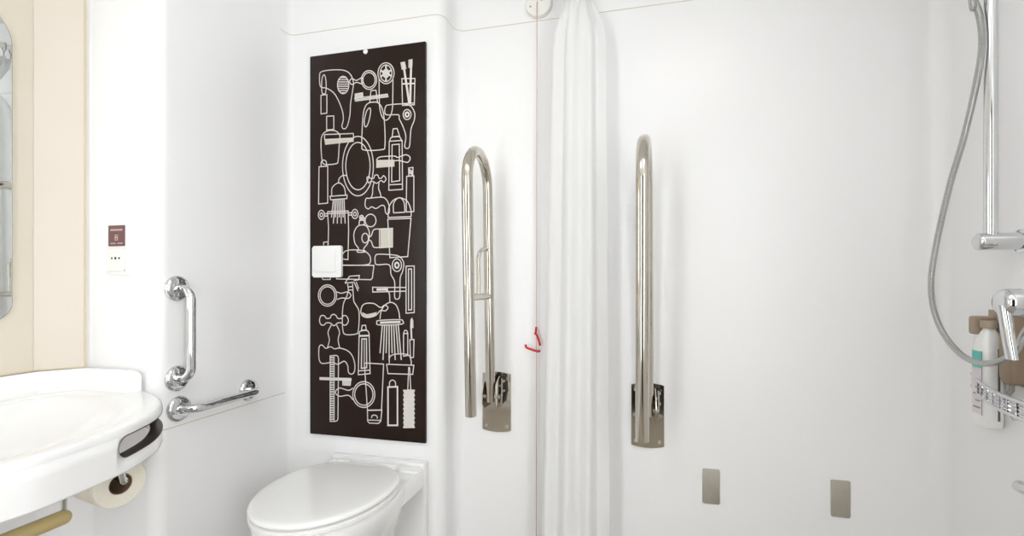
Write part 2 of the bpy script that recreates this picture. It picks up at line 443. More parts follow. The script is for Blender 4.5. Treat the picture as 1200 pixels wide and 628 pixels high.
# ---------------------------------------------------------------- toilet roll and its holder, beige rail
ax = Vector((-math.sin(math.radians(79)), math.cos(math.radians(79)), 0))
RC = atz(141.5, 567, .622)
def paper_roll():
    t = thing('toilet_roll', RC, 'white toilet paper roll hanging below the washbasin', 'toilet roll')
    pp = obj('paper', lathe(RC, ax, [(0, .0225), (-.0005, .024), (0, .0495), (.003, .0515), (.097, .0515), (.1, .0495), (.1, .0225)], 40), 'paper', t)
    obj('core', lathe(RC, ax, [(.001, .0225), (.001, .0205), (.099, .0205), (.099, .0225), (.001, .0225)], 32), 'card', t)
    h = thing('toilet_roll_holder', (RC.x, RC.y, .69), 'chrome toilet roll holder arm under the washbasin edge', 'toilet roll holder')
    side = Vector((ax.y, -ax.x, 0)) * -1
    a = RC - ax * .022
    top = a + Vector((.0, .0, .054)) + side * .028
    top.z = .715
    bm = bmesh.new()
    pts = catmull([top, top.lerp(a, .45) - ax * .004, a + Vector((0, 0, .013)) + side * .006, a + ax * .012 + Vector((0, 0, .012)), RC + ax * .05 + Vector((0, 0, .0138)), RC + ax * .095 + Vector((0, 0, .0138))], 8)
    add_tube(bm, pts, .0065, 12)
    obj('arm', bm, 'chrome', h)
    obj('mounting_stem', lathe(top - Vector((0, 0, .004)), (0, 0, 1), [(0, 0), (0, .008), (.040, .008), (.040, 0)], 24), 'chrome', h)
paper_roll()
def beige_rail():
    p = atx(83, 602.5, -1.10)
    t = thing('towel_rail', (p.x, .45, p.z), 'beige tubular rail with rounded end under the washbasin', 'rail')
    r = .0145; pts = []; rad = []
    for k in range(7):
        a = PI / 2 * k / 6; pts.append((p.x, p.y - r * 1.0 + r * math.cos(a) * 1.0 - .0, p.z)); rad.append(max(.0008, r * math.sin(a)))
    pts.append((p.x, .25, p.z)); rad.append(r)
    obj('tube', tube(pts, rad, 20), 'beige', t)
    for y in (.30, p.y - .012):
        obj('bracket', tube([(p.x, y, p.z + r * .8), (p.x, y, .742 if y < .5 else .716)], .005, 10), 'chrome', t)
beige_rail()

# ---------------------------------------------------------------- shaver socket on the pier
def socket():
    y = Y_PIER; x0, x1 = -1.362, -1.284
    t = thing('shaver_socket', ((x0 + x1) / 2, y, 1.09), 'white shaver socket with maroon notice plate on the wall beside the mirror', 'socket')
    cx = (x0 + x1) / 2
    def plate(w, z0, z1, d0, d1, r, bev):
        return prism([(cx + a, y - d0, (z0 + z1) / 2 + b) for a, b in round_rect(w, z1 - z0, r)], (0, -(d1 - d0), 0), bev)
    obj('back_box', plate(.074, 1.088, 1.222, -.001, .010, .004, .002), 'plastic', t)
    npl = obj('notice_plate', plate(.056, 1.163, 1.218, .010, .0115, .002, .0004), 'maroon', t)
    bm = bmesh.new()
    for (u, z, w, h) in [(-.018 + .0052 * k, 1.206, .0038, .0045) for k in range(8)] + [(-.018 + .0045 * k, 1.1705, .003, .003) for k in range(4)] + [(.006 + .0045 * k, 1.1705, .003, .003) for k in range(4)]:
        add_box(bm, (cx + u - w / 2, y - .0121, z - h / 2), (cx + u + w / 2, y - .0114, z + h / 2))
    for (a, b, z0, z1) in ((-.005, .005, 1.192, 1.194), (-.005, -.003, 1.178, 1.194), (.003, .005, 1.178, 1.194), (-.005, .005, 1.178, 1.180), (-.002, .002, 1.184, 1.188)):
        add_box(bm, (cx + a, y - .0121, z0), (cx + b, y - .0114, z1))
    obj('notice_print', bm, 'print', npl, smooth=False)
    face_bm = plate(.058, 1.097, 1.157, .010, .014, .003, .001)
    bm = face_bm; n0 = len(bm.faces)
    for u, z, w in ((-.0125, 1.144, .006), (.0105, 1.144, .008), (0, 1.1165, .012), (0, 1.1035, .05)):
        add_box(bm, (cx + u - w / 2, y - .0146, z - (.0014 if w < .02 else .0005)), (cx + u + w / 2, y - .0139, z + (.0014 if w < .02 else .0005)))
    bm.faces.ensure_lookup_table()
    for f in bm.faces[n0:]: f.material_index = 1
    o = obj('socket_face', bm, 'plasticshade', t, smooth=False); o.data.materials.append(M['greyprint'])
    for u in (-.0125, 0, .0125):
        obj('pin_hole', lathe((cx + u, y - .0138, 1.131), (0, -1, 0), [(0, 0), (0, .0028 if u else .0036), (.0006, .0028 if u else .0036), (.0006, 0)], 14), 'black', o)
socket()

# ---------------------------------------------------------------- chrome grab bars on the left wall
def grab_bar(A, B, label, off=.05, r=.0115):
    A, B = Vector(A), Vector(B); d = (B - A).normalized(); out = Vector((1, 0, 0))
    t = thing('grab_bar', (A + B) / 2, label, 'grab bar', 'short chrome grab bars by the toilet')
    pts = [A + out * .004, A + out * .014]
    pts += [A + out * (off - .03 * math.cos(a) * 1.0) + d * (.03 - .03 * math.cos(a)) * 0 + Vector() for a in ()]
    R = .032
    for k in range(11):
        a = PI / 2 * k / 10
        pts.append(A + out * (off - R + R * math.sin(a)) + d * (R - R * math.cos(a)))
    for k in range(10, -1, -1):
        a = PI / 2 * k / 10
        pts.append(B + out * (off - R + R * math.sin(a)) - d * (R - R * math.cos(a)))
    pts += [B + out * .014, B + out * .004]
    obj('bar', tube(pts, r, 20), 'chrome', t)
    for P in (A, B):
        obj('mounting_flange', lathe(P, out, [(-.0005, 0), (-.0005, .035), (.004, .0355), (.009, .033), (.0125, .026), (.0135, .014), (.0135, .0118)], 36), 'chrome', t)
g1, g2 = atx(205, 338, X_LEFT), atx(208, 443, X_LEFT)
grab_bar((X_LEFT, 1.042, g1.z), (X_LEFT, 1.042, g2.z), 'upright short chrome grab bar on the wall between washbasin and toilet')
grab_bar((X_LEFT, 1.047, .722), (X_LEFT, 1.291, .722), 'level short chrome grab bar on the wall just below the upright one')

# ---------------------------------------------------------------- toilet
def toilet():
    cx, yb, yf = -.836, 1.385, .966
    t = thing('toilet', (cx, 1.3, 0), 'white wall-mounted toilet with closed lid below the brown panel', 'toilet')
    W = .183
    def egg(s=1, w=W, grow=0, back=yb, z=0, front=yf, n=64, bw=.62):
        """D/egg outline, narrow straight back, round front"""
        pts = []
        ym = front + (back - front) * .56
        for k in range(n):
            a = 2 * PI * k / n; cxx, sy = math.cos(a), math.sin(a)
            if sy < 0:   # front half: ellipse
                x = w * cxx; y = ym + (ym - front) * sy
            else:        # back half: superellipse to a blunter back
                e = .74
                x = w * (abs(cxx) ** e) * (1 if cxx >= 0 else -1); y = ym + (back - ym) * (sy ** e)
            if y > ym: x *= 1 - .10 * ((y - ym) / (back - ym)) ** 2
            pts.append((cx + x * s, y, z))
        return pts
    def grow(pts, d):
        m = Vector((cx, 1.2)); out = []
        for p in pts:
            v = Vector((p[0], p[1])) - m; v = v * (1 + d / v.length); out.append((m.x + v.x, m.y + v.y, p[2]))
        return out
    L = lambda z, d=0: grow(egg(z=z), d)
    # bowl
    def br(z, w, front, back=1.46):
        return egg(z=z, w=w, front=front, back=back)
    rings = [br(.452, .179, .972, 1.44), br(.448, .181, .969, 1.44), br(.43, .181, .969, 1.44), br(.405, .178, .975, 1.44), br(.37, .166, .995, 1.44), br(.33, .148, 1.03, 1.44), br(.28, .128, 1.08, 1.44), br(.22, .11, 1.14, 1.44), br(.15, .098, 1.19, 1.44), br(.10, .09, 1.23, 1.44)]
    bm = loft(rings)
    # straight shelf running back to the wall with its undercut, and the plate against the wall
    q = [(-.168, 1.25), (.168, 1.25), (.172, 1.40), (.172, 1.468), (-.172, 1.468), (-.172, 1.40)]
    merge(bm, prism([(cx + a, b, .398) for a, b in q], (0, 0, .0565), .008))
    add_box(bm, (cx - .176, 1.456, .09), (cx + .176, Y_BOX - .001, .472), .008)
    add_box(bm, (cx - .168, 1.41, .44), (cx + .168, 1.47, .462), .008)
    obj('bowl', bm, 'ceramic', t)
    # seat ring
    so, si = L(.4555), grow(egg(z=.4555, w=W - .055, front=yf + .06, back=yb - .08), 0)
    bm = loft([L(.4555, -.004), L(.4575, 0), L(.466, 0), L(.469, -.004)])
    obj('seat', bm, 'seat', t)
    bm = loft([L(.4725, -.005), L(.4745, -.001), L(.480, .001), L(.4845, -.001), L(.4875, -.006), L(.489, -.016), L(.4895, -.05)])
    obj('lid', bm, 'seat', t, angle=55)
    obj('lid_buffer', loft([L(.468, -.012), L(.4735, -.012)]), 'gap', t)
    for s in (-1, 1):
        bm = tube([(cx + s * .085 - .024, 1.398, .474), (cx + s * .085 + .024, 1.398, .474)], .0105, 16)
        add_box(bm, (cx + s * .085 - .016, 1.385, .459), (cx + s * .085 + .016, 1.412, .475), .003)
        obj('hinge', bm, 'seat', t)
toilet()

# ---------------------------------------------------------------- brown panel with the printed line drawing
YP = Y_BOX - .012          # face of the board
def panel():
    tl, tr, bl, br_ = aty(363, 66.8, YP), aty(498.7, 47.6, YP), aty(363.4, 507.4, YP), aty(498.2, 520.4, YP)
    x0, x1 = (tl.x + bl.x) / 2, (tr.x + br_.x) / 2; z1, z0 = (tl.z + tr.z) / 2, (bl.z + br_.z) / 2
    t = thing('decorative_panel', ((x0 + x1) / 2, Y_BOX, z0), 'tall dark brown panel with pale line drawings of bathroom items above the toilet', 'wall panel')
    obj('board', box((x0, YP, z0), (x1, Y_BOX - .0005, z1), .0015, 2), 'poster', t)
    s = aty(428.5, 60.5, YP)
    obj('screw', lathe(s, (0, -1, 0), [(-.002, 0), (-.002, .0085), (.002, .0085), (.0035, .005), (.0038, 0)], 20), 'plastic', t)
    crops = {'A': (350, 40, 3.925), 'B': (350, 160, 3.925), 'C': (350, 280, 4.4875), 'D': (350, 390, 4.4875)}
    lines = bmesh.new(); fills = bmesh.new(); lev = [0]
    def P(c, p):
        ox, oy, s = crops[c]; v = aty(ox + p[0] / s, oy + p[1] / s, YP); return v
    def stroke(c, pts, closed=False, smooth=True, w=.0034, n=5):
        q = [P(c, p) for p in pts]
        if smooth and len(q) > 2: q = catmull(q, n, closed)
        ribbon(q, closed, w)
    def ribbon(q, closed, w):
        N = len(q); lev[0] = (lev[0] + 1) % 6
        y = YP - .0004 - lev[0] * .00003; a = []; b = []
        for i in range(N):
            p0 = q[i - 1] if (i or closed) else q[i]; p1 = q[(i + 1) % N] if (i < N - 1 or closed) else q[i]
            d1 = (q[i] - p0); d2 = (p1 - q[i])
            d1 = d1.normalized() if d1.length > 1e-7 else d2.normalized(); d2 = d2.normalized() if d2.length > 1e-7 else d1
            m = (d1 + d2)
            if m.length < .2: m = d2.copy()
            m.normalize(); k = 1 / max(.6, m.dot(d2)); nn = Vector((-m.z, 0, m.x)) * (w / 2 * k)
            a.append(lines.verts.new((q[i].x + nn.x, y, q[i].z + nn.z))); b.append(lines.verts.new((q[i].x - nn.x, y, q[i].z - nn.z)))
        for i in range(N if closed else N - 1):
            j = (i + 1) % N
            try: lines.faces.new((a[i], a[j], b[j], b[i]))
            except ValueError: pass
    def S(c, *pts, **k): stroke(c, pts, False, True, **k)
    def SC(c, *pts, **k): stroke(c, pts, True, True, **k)
    def LN(c, *pts, **k): stroke(c, pts, False, False, **k)
    def R(c, *pts, **k): stroke(c, pts, True, False, **k)
    def E(c, x, y, rx, ry, **k): stroke(c, [(x + rx * math.cos(2 * PI * i / 20), y + ry * math.sin(2 * PI * i / 20)) for i in range(20)], True, True, n=2, **k)
    def FILL(c, *pts):
        y = YP - .0003; q = [P(c, p) for p in pts]
        fills.faces.new([fills.verts.new((p.x, y, p.z)) for p in q])
    # --- top quarter
    SC('A', (97, 185), (108, 172), (150, 165), (205, 166), (236, 183), (252, 220), (248, 262), (239, 320), (236, 372), (224, 422), (210, 436), (199, 424), (206, 390), (198, 342), (168, 278), (132, 250), (104, 244), (97, 225))
    E('A', 205, 234, 26, 40)
    for k in range(8):
        yy = 200 + k * 10; hw = 26 * math.sqrt(max(0, 1 - ((yy - 234) / 40) ** 2)); LN('A', (205 - hw, yy), (205 + hw, yy), w=.0034)
    SC('A', (106, 235), (109, 200), (117, 187), (124, 202), (127, 240), (123, 272), (109, 272)); R('A', (103, 281), (130, 278), (130, 363), (103, 367))
    LN('A', (112, 272), (112, 281)); LN('A', (121, 272), (121, 279))
    E('A', 324, 211, 35, 43); E('A', 324, 211, 28, 34)
    SC('A', (292, 201), (266, 213), (246, 205), (234, 218), (246, 232), (267, 222), (292, 228))
    E('A', 402, 180, 37, 48); E('A', 402, 180, 27, 38)
    LN('A', (402, 145), (402, 217), w=.006); LN('A', (378, 168), (426, 192), w=.006); LN('A', (378, 195), (426, 166), w=.006); E('A', 402, 181, 12, 16, w=.007)
    S('A', (370, 200), (371, 300), (374, 345), (385, 382), (402, 396), (420, 380), (431, 345), (433, 290), (434, 195))
    R('A', (260, 276), (294, 270), (296, 288), (260, 296)); FILL('A', (262, 275), (294, 270), (296, 290), (260, 300))
    R('A', (258, 296), (408, 276), (411, 288), (262, 308)); LN('A', (264, 302), (408, 282), w=.004)
    R('A', (333, 260), (356, 258), (363, 312), (327, 314))
    SC('A', (325, 316), (304, 340), (295, 395), (291, 505), (302, 533), (384, 531), (397, 512), (396, 425), (388, 355), (366, 316), n=6)
    SC('A', (328, 340), (314, 352), (303, 392), (304, 422), (313, 424), (323, 400), (331, 360))
    R('A', (475, 205), (535, 204), (532, 325), (478, 328)); LN('A', (476, 229), (534, 227), w=.005); LN('A', (477, 320), (532, 317))
    LN('A', (481, 130), (509, 320), w=.0075); LN('A', (518, 120), (513, 322), w=.0075); FILL('A', (468, 130), (489, 126), (496, 160), (474, 164)); FILL('A', (505, 118), (524, 114), (523, 152), (505, 156))
    SC('A', (400, 335), (412, 326), (480, 321), (514, 330), (533, 360), (532, 395), (518, 432), (514, 470), (510, 515), (500, 526), (488, 516), (493, 470), (480, 425), (463, 390), (458, 371), (405, 371), (396, 355))
    E('A', 499, 370, 18, 23); E('A', 499, 370, 8, 10, w=.006)
    R('A', (129, 378), (162, 376), (162, 438), (129, 441))
    SC('A', (130, 446), (109, 465), (103, 505), (108, 580), (121, 599), (172, 596), (182, 580), (187, 510), (190, 470), (178, 450), (158, 443))
    R('A', (119, 462), (252, 457), (253, 478), (120, 485)); LN('A', (190, 459), (190, 480))
    FILL('A', (119, 484), (253, 476), (253, 495), (122, 509))
    # --- second quarter
    E('B', 273, 136, 71, 137); E('B', 273, 136, 56, 109)
    R('B', (440 - 5, -35), (453, -37), (465, 0), (430, 2)); S('B', (420, 22), (423, 8), (435, 2), (462, 0), (474, 18))
    R('B', (417, 22), (476, 18), (478, 243), (415, 247)); R('B', (430, 38), (463, 35), (465, 203), (428, 208)); LN('B', (415, 222), (477, 219))
    FILL('B', (357, 108), (440, 106), (441, 138), (357, 144)); S('B', (357, 108), (375, 94), (440, 90), (456, 96), (490, 84), (508, 90), (513, 103), (503, 118), (485, 116), (460, 110), (440, 112))
    R('B', (497, 183), (530, 181), (530, 345), (495, 347)); R('B', (506, 145), (526, 142), (525, 180), (507, 182)); FILL('B', (508, 148), (524, 158), (524, 178), (508, 170))
    R('B', (94, 139), (134, 136), (134, 306), (92, 310)); S('B', (104, 137), (104, 118), (115, 108), (127, 116), (128, 135))
    SC('B', (314, 192), (322, 184), (332, 193), (345, 192), (350, 180), (358, 176), (366, 180), (370, 192), (382, 190), (391, 180), (402, 195), (392, 210), (380, 202), (368, 210), (357, 215), (345, 208), (332, 206), (321, 213))
    S('B', (346, 212), (341, 238), (340, 262), (334, 281)); S('B', (370, 212), (368, 238), (376, 262), (380, 279))
    SC('B', (310, 286), (306, 318), (320, 333), (336, 323), (356, 331), (380, 317), (395, 321), (400, 348), (409, 357), (418, 345), (414, 310), (400, 286), (380, 279), (340, 282), (324, 284))
    S('B', (184, 215), (186, 195), (203, 179), (222, 180)); S('B', (152, 273), (155, 235), (184, 213), (209, 232), (216, 268))
    R('B', (144, 275), (223, 269), (222, 285), (148, 291))
    for k in range(8): LN('B', (160 + 7 * k, 290 - k * .5), (151 + 9 * k, 372 + (28 if k % 2 else 0)), w=.0036)
    E('B', 105, 360, 14, 21); E('B', 105, 360, 6, 9); E('B', 259, 356, 14, 21); E('B', 259, 356, 6, 9)
    LN('B', (119, 355), (246, 350)); LN('B', (119, 366), (135, 365)); LN('B', (229, 361), (246, 361))
    LN('B', (133, 345), (138, 420), (136, 500)); LN('B', (133, 345), (228, 342), (230, 430), (227, 566), (196, 562))
    LN('B', (115, 500), (115, 486), (135, 484), (135, 500))
    E('B', 331, 386, 25, 29); R('B', (280, 386), (301, 384), (303, 405), (278, 408)); S('B', (283, 384), (281, 368), (292, 362), (300, 372), (306, 382)); FILL('B', (283, 368), (298, 366), (300, 384), (282, 386))
    SC('B', (278, 409), (262, 425), (254, 452), (259, 490), (276, 515), (270, 531), (306, 530), (299, 516), (318, 490), (326, 448), (318, 420), (304, 408))
    E('B', 306, 467, 15, 22); S('B', (320, 462), (334, 456), (342, 434), (352, 426), (372, 425)); S('B', (320, 474), (334, 482), (342, 504), (352, 510), (372, 510))
    R('B', (372, 425), (432, 422), (432, 508), (372, 511)); FILL('B', (376, 426), (428, 424), (428, 507), (376, 509))
    for k in range(9): LN('B', (424, 430 + 9 * k), (434, 430 + 9 * k), w=.003)
    R('B', (410, 380), (517, 376), (502, 552), (420, 557)); S('B', (411, 372), (416, 325), (436, 293), (468, 282), (500, 298), (516, 335), (518, 368)); LN('B', (411, 372), (518, 368))
    S('B', (436, 350), (438, 305), (462, 281), (484, 300), (489, 347)); LN('B', (436, 351), (489, 348))
    S('B', (200, 545), (215, 527), (250, 521), (300, 526), (325, 545), (331, 568), (320, 588), (260, 592), (200, 592))
    # --- third quarter
    R('C', (202, 137), (396, 139), (388, 205), (380, 214), (200, 210)); LN('C', (122, 200), (128, 213), (166, 213), (168, 200))
    SC('C', (404, 90), (420, 80), (500, 84), (535, 96), (553, 128), (547, 170), (534, 208), (532, 300), (519, 316), (505, 304), (505, 226), (486, 186), (476, 136), (412, 135), (402, 115))
    E('C', 517, 138, 24, 33); E('C', 517, 138, 10, 14, w=.006)
    R('C', (565, 143), (608, 142), (608, 387), (565, 390)); R('C', (578, 158), (594, 158), (594, 372), (578, 374), w=.0036)
    R('C', (389, 254), (565, 255), (565, 274), (390, 279)); LN('C', (410, 266), (470, 264), w=.008)
    LN('C', (244, 232), (268, 196), (320, 192), (316, 214), (290, 219)); LN('C', (293, 228), (300, 245), (313, 274)); LN('C', (303, 226), (316, 262)); LN('C', (258, 236), (262, 270)); LN('C', (284, 236), (286, 270)); LN('C', (244, 232), (290, 228)); LN('C', (260, 252), (286, 250)); LN('C', (261, 268), (286, 268))
    S('C', (262, 270), (252, 305), (236, 340), (230, 400), (233, 480), (248, 502), (300, 500), (314, 482), (318, 385), (300, 345), (290, 325), (286, 270))
    E('C', 152, 297, 48, 56); E('C', 152, 297, 39, 46)
    S('C', (200, 278), (225, 285), (258, 278), (275, 295), (262, 312), (228, 310), (202, 318))
    SC('C', (110, 428), (118, 404), (136, 404), (146, 417), (165, 416), (172, 402), (185, 396), (198, 404), (206, 417), (226, 417), (236, 403), (252, 406), (262, 428), (252, 450), (236, 452), (226, 441), (205, 442), (186, 456), (166, 442), (146, 441), (134, 452), (118, 450))
    S('C', (172, 452), (155, 490), (162, 530), (152, 572)); S('C', (200, 452), (215, 490), (208, 530), (216, 574))
    SC('D', (108, 75), (124, 64), (143, 81), (168, 73), (190, 84), (216, 80), (258, 94), (284, 124), (296, 170), (292, 206), (277, 217), (262, 206), (258, 172), (240, 149), (206, 165), (178, 155), (140, 160), (118, 158), (107, 132))
    SC('C', (328, 372), (345, 342), (394, 339), (430, 360), (452, 348), (470, 360), (456, 378), (430, 376), (405, 402), (362, 413), (334, 402)); FILL('C', (334, 385), (360, 396), (412, 384), (406, 402), (362, 413), (335, 402))
    S('C', (428, 420), (434, 380), (452, 350), (482, 333), (510, 345), (526, 378), (532, 418)); S('C', (480, 333), (477, 288), (462, 270), (418, 268))
    SC('C', (412, 438), (424, 428), (530, 424), (548, 432), (540, 448), (424, 452), n=4); LN('C', (428, 440), (535, 436), w=.0075)
    for k in range(8): LN('C', (440 + 12 * k, 455 - k * .5), (428 + 16 * k, 600 + (36 if k % 2 else 0)), w=.004)
    LN('C', (594, 420), (592, 470), (594, 525), w=.006); FILL('C', (588, 425), (596, 412), (603, 428), (604, 468), (586, 470))
    R('C', (585, 530), (607, 528), (604, 622), (588, 624)); R('C', (552, 498), (574, 496), (574, 612), (552, 616)); S('C', (553, 497), (556, 484), (563, 480), (570, 484), (573, 496))
    R('C', (334, 455), (352, 453), (356, 478), (330, 480)); S('C', (318, 505), (322, 487), (335, 482), (358, 481), (368, 490), (372, 506)); LN('C', (318, 508), (372, 506))
    R('D', (318, 18), (371, 16), (376, 214), (314, 220)); R('D', (333, 32), (357, 31), (358, 183), (330, 186), w=.0042); LN('D', (314, 200), (375, 196))
    LN('D', (345, 34), (345, 180), w=.003)
    # --- bottom quarter
    R('D', (166, 121), (195, 118), (204, 121), (210, 132), (207, 452), (203, 461), (194, 465), (166, 465)); LN('D', (187, 122), (187, 462), w=.003)
    for k in range(28): LN('D', (167, 130 + 12 * k), (186, 130 + 12 * k), w=.0042)
    LN('D', (110, 240), (278, 245), w=.010); FILL('D', (232, 250), (274, 250), (272, 274), (262, 278), (232, 270)); R('D', (232, 250), (274, 250), (272, 276), (232, 274), w=.003)
    E('D', 343, 324, 58, 68); E('D', 343, 324, 48, 56)
    S('D', (286, 290), (262, 302), (215, 290), (193, 312), (215, 333), (262, 328), (286, 352))
    R('D', (346, 158), (447, 164), (436, 405), (362, 406)); R('D', (362, 408), (438, 406), (432, 464), (420, 476), (372, 474), (363, 464)); S('D', (384, 448), (386, 436), (398, 432), (412, 438), (414, 450)); LN('D', (366, 458), (432, 460))
    R('D', (463, 165), (606, 170), (600, 218), (470, 214)); S('D', (477, 160), (478, 130), (496, 115), (540, 110), (580, 118), (592, 150), (592, 166))
    R('D', (470, 285), (520, 283), (520, 486), (470, 486), w=.0055); S('D', (478, 284), (479, 258), (494, 248), (508, 258), (510, 283))
    LN('D', (579, 185), (574, 300)); LN('D', (584, 185), (590, 300)); LN('D', (572, 300), (592, 300)); LN('D', (581, 180), (581, 195), w=.007)
    FILL('D', (555, 300), (608, 298), (608, 496), (553, 498))
    for k in range(17): LN('D', (550 + (k % 2) * 3, 304 + 12 * k), (611 - (k % 2) * 3, 303 + 12 * k), w=.0062)
    n0 = len(lines.faces); merge(lines, fills)
    lines.faces.ensure_lookup_table()
    for f in lines.faces[n0:]: f.material_index = 1
    o = obj('line_drawing', lines, 'line', t, smooth=False); o.data.materials.append(M['fillprint'])
panel()
def flush_plate():
    a, b = aty(366, 306, YP - .01), aty(400, 306, YP - .01); zt, zb = aty(383, 288, YP - .01).z, aty(383, 325, YP - .01).z
    cx, cz, w, h = (a.x + b.x) / 2, (zt + zb) / 2, b.x - a.x, zt - zb
    t = thing('flush_plate', (cx, YP, zb), 'square white flush plate mounted on the brown panel', 'flush plate')
    rr = round_rect(w, h, .007)
    obj('plate', prism([(cx + p, YP - .0008, cz + q) for p, q in rr], (0, -.011, 0), .004, 3), 'plastic', t)
    r2 = round_rect(w * .66, h * .66, .006)
    obj('button', prism([(cx + p - w * .02, YP - .010, cz + q) for p, q in r2], (0, -.0065, 0), .003, 3), 'plastic', t)
flush_plate()

# ---------------------------------------------------------------- fold-up support rails
def plate_outline(w, h, bulge, n=12):
    pts = [(-w / 2 + w * k / n, h / 2 + bulge * (1 - (2 * k / n - 1) ** 2)) for k in range(n + 1)]
    return pts + [(w / 2 - w * k / n, -h / 2 - bulge * (1 - (2 * k / n - 1) ** 2)) for k in range(n + 1)]
def support_rail(px, xt, zc, ztop, zend, outer, xi_top, r, label, crossbar):
    t = thing('support_rail', (px, Y_BACK, zc), label, 'support rail', 'fold-up steel support rails')
    yw = Y_BACK - .0005
    wp = obj('wall_plate', prism([(px + a, yw, zc + b) for a, b in plate_outline(.103, .196, .007)], (0, -.006, 0), .0012), 'steel', t, angle=12)
    for (a, b) in ((-.037, .082), (.037, .082), (-.040, .0), (.040, .0), (-.037, -.084), (.037, -.084)):
        bm = lathe((px + a, yw - .006, zc + b), (0, -1, 0), [(-.001, 0), (-.001, .0062), (.0015, .006), (.0028, .004), (.002, .0025), (.0005, .002), (.0005, 0)], 16)
        obj('screw', bm, 'brushed', wp)
    # rail: free end -> up -> bend -> down to the hinge
    yi = Y_BACK - .062
    o_bot, i_bot = Vector((outer[0], outer[1], zend)), Vector((xt, yi, zc + .015))
    lean = .034
    o_top = Vector((outer[0] , outer[1] - lean, ztop)); i_top = Vector((xi_top, yi - lean, ztop))
    mid = (o_top + i_top) / 2; R = (i_top - o_top).length / 2; u = (o_top - mid).normalized()
    o_top.z = i_top.z = mid.z = ztop - R
    pts = [o_bot]
    pts += [o_bot.lerp(o_top, k / 6) for k in range(1, 6)]
    for k in range(21):
        a = PI * k / 20; pts.append(mid + u * (R * math.cos(a)) + Vector((0, 0, R * math.sin(a))))
    pts += [i_top.lerp(i_bot, k / 6) for k in range(1, 7)]
    obj('rail', tube(pts, r, 24), 'steel', t)
    # hinge: yoke cheeks, block, bolts, release lever
    for s in (-1, 1):
        prof = [(yw - .004, zc + .09), (yw - .03, zc + .095), (yi - .012, zc + .075), (yi - .024, zc + .045), (yi - .022, zc + .012), (yi - .008, zc - .008), (yw - .004, zc - .012)]
        q = [(px_ + xt, y, z) for px_ in (s * (r + .004),) for y, z in prof]
        obj('hinge_cheek', prism(q, (s * .004, 0, 0), .0008), 'steel', t)
    bm = tube([(xt - r - .012, yi, zc + .03), (xt + r + .016, yi, zc + .03)], .006, 14)
    obj('hinge_pin', bm, 'brushed', t)
    sl = [(xt + .026, yw - .028, zc + .098), (xt + .040, yw - .022, zc + .095), (xt + .044, yw - .018, zc + .04), (xt + .034, yw - .024, zc + .003), (xt + .028, yw - .03, zc + .0), (xt + .022, yw - .034, zc + .04)]
    hc = obj('hinge_cover', prism(sl, (0, .018, 0), .002), 'dark', t)
    for (a, z) in ((.0275, .062), (.037, .078), (.029, .030), (.037, .045)):
        obj('bolt', lathe((xt + a, yw - .029, zc + z), (0, -1, 0), [(-.006, 0), (-.006, .0042), (.003, .0042), (.0045, .003), (.005, 0)], 14), 'brushed', hc)
    obj('release_lever', tube([(xt + .0325, yw - .036, zc + .088), (xt + .0335, yw - .040, zc + .045), (xt + .031, yw - .038, zc - .002)], .0028, 10), 'brushed', t)
    if crossbar:
        zb = 1.023
        po = o_bot.lerp(o_top, (zb - o_bot.z) / (o_top.z - o_bot.z)); pi_ = i_bot.lerp(i_top, (zb - i_bot.z) / (i_top.z - i_bot.z))
        obj('crossbar', tube([po, pi_], .0105, 16), 'steel', t)
        q = po.lerp(pi_, .44); e = i_bot.lerp(i_top, (1.175 - i_bot.z) / (i_top.z - i_bot.z))
        obj('paper_rod', tube(catmull([q, q + Vector((0, 0, .06)), q + Vector((0, -.002, .118)), q + Vector((.003, .018, .147)), Vector((e.x, e.y - .01, 1.178))], 6), .0062, 12), 'steel', t)
support_rail(-.4575, -.462, .6525, 1.4715, .672, (-.462, 1.345), -.462, .0165, 'fold-up steel support rail with small crossbar beside the toilet', True)
support_rail(.0505, .050, .6385, 1.458, .656, (.027, 1.285), .046, .0172, 'fold-up steel support rail on a dark looking plate right of the shower curtain', False)

# ---------------------------------------------------------------- emergency cord
def cord():
    y = Y_BACK; c = aty(632, 7, y)
    t = thing('emergency_cord', (c.x, y, c.z), 'white round pull switch with long cord and red handle left of the curtain', 'pull cord')
    obj('switch_body', lathe((c.x, y, c.z), (0, -1, 0), [(-.001, 0), (-.001, .045), (.014, .045), (.018, .042), (.019, .03), (.020, 0)], 40), 'plasticshade', t)
    for dx, dz in ((-.027, -.009), (.012, .008)):
        obj('screw', lathe((c.x + dx, y - .0185, c.z + dz), (0, -1, 0), [(0, 0), (0, .0035), (.002, .003), (.002, 0)], 12), 'greyprint', t)
    p = lambda px, py, yy=y - .026: aty(px, py, yy)
    x = p(629, 300).x
    obj('cord', tube([(x + .001, y - .018, c.z + .006), (x + .0008, y - .026, c.z - .004), (x, y - .026, 1.5), (x - .0005, y - .026, .8), (x - .002, y - .026, .12)], .0013, 8), 'cord', t)
    pts = [p(628.6, 383), p(627.8, 391), p(628.6, 391.5), p(631, 397), p(633, 405)]
    bm = tube(pts, .0038, 10); add_tube(bm, [p(626.3, 391.5), p(628.2, 390)], .003, 8)
    add_tube(bm, catmull([p(616.2, 403.5), p(616.2, 406.2), p(618.5, 408), p(625, 410.2), p(631, 411.8), p(632.8, 410.5)], 5), .0038, 10)
    obj('pull_handle', bm, 'red', t)
cord()

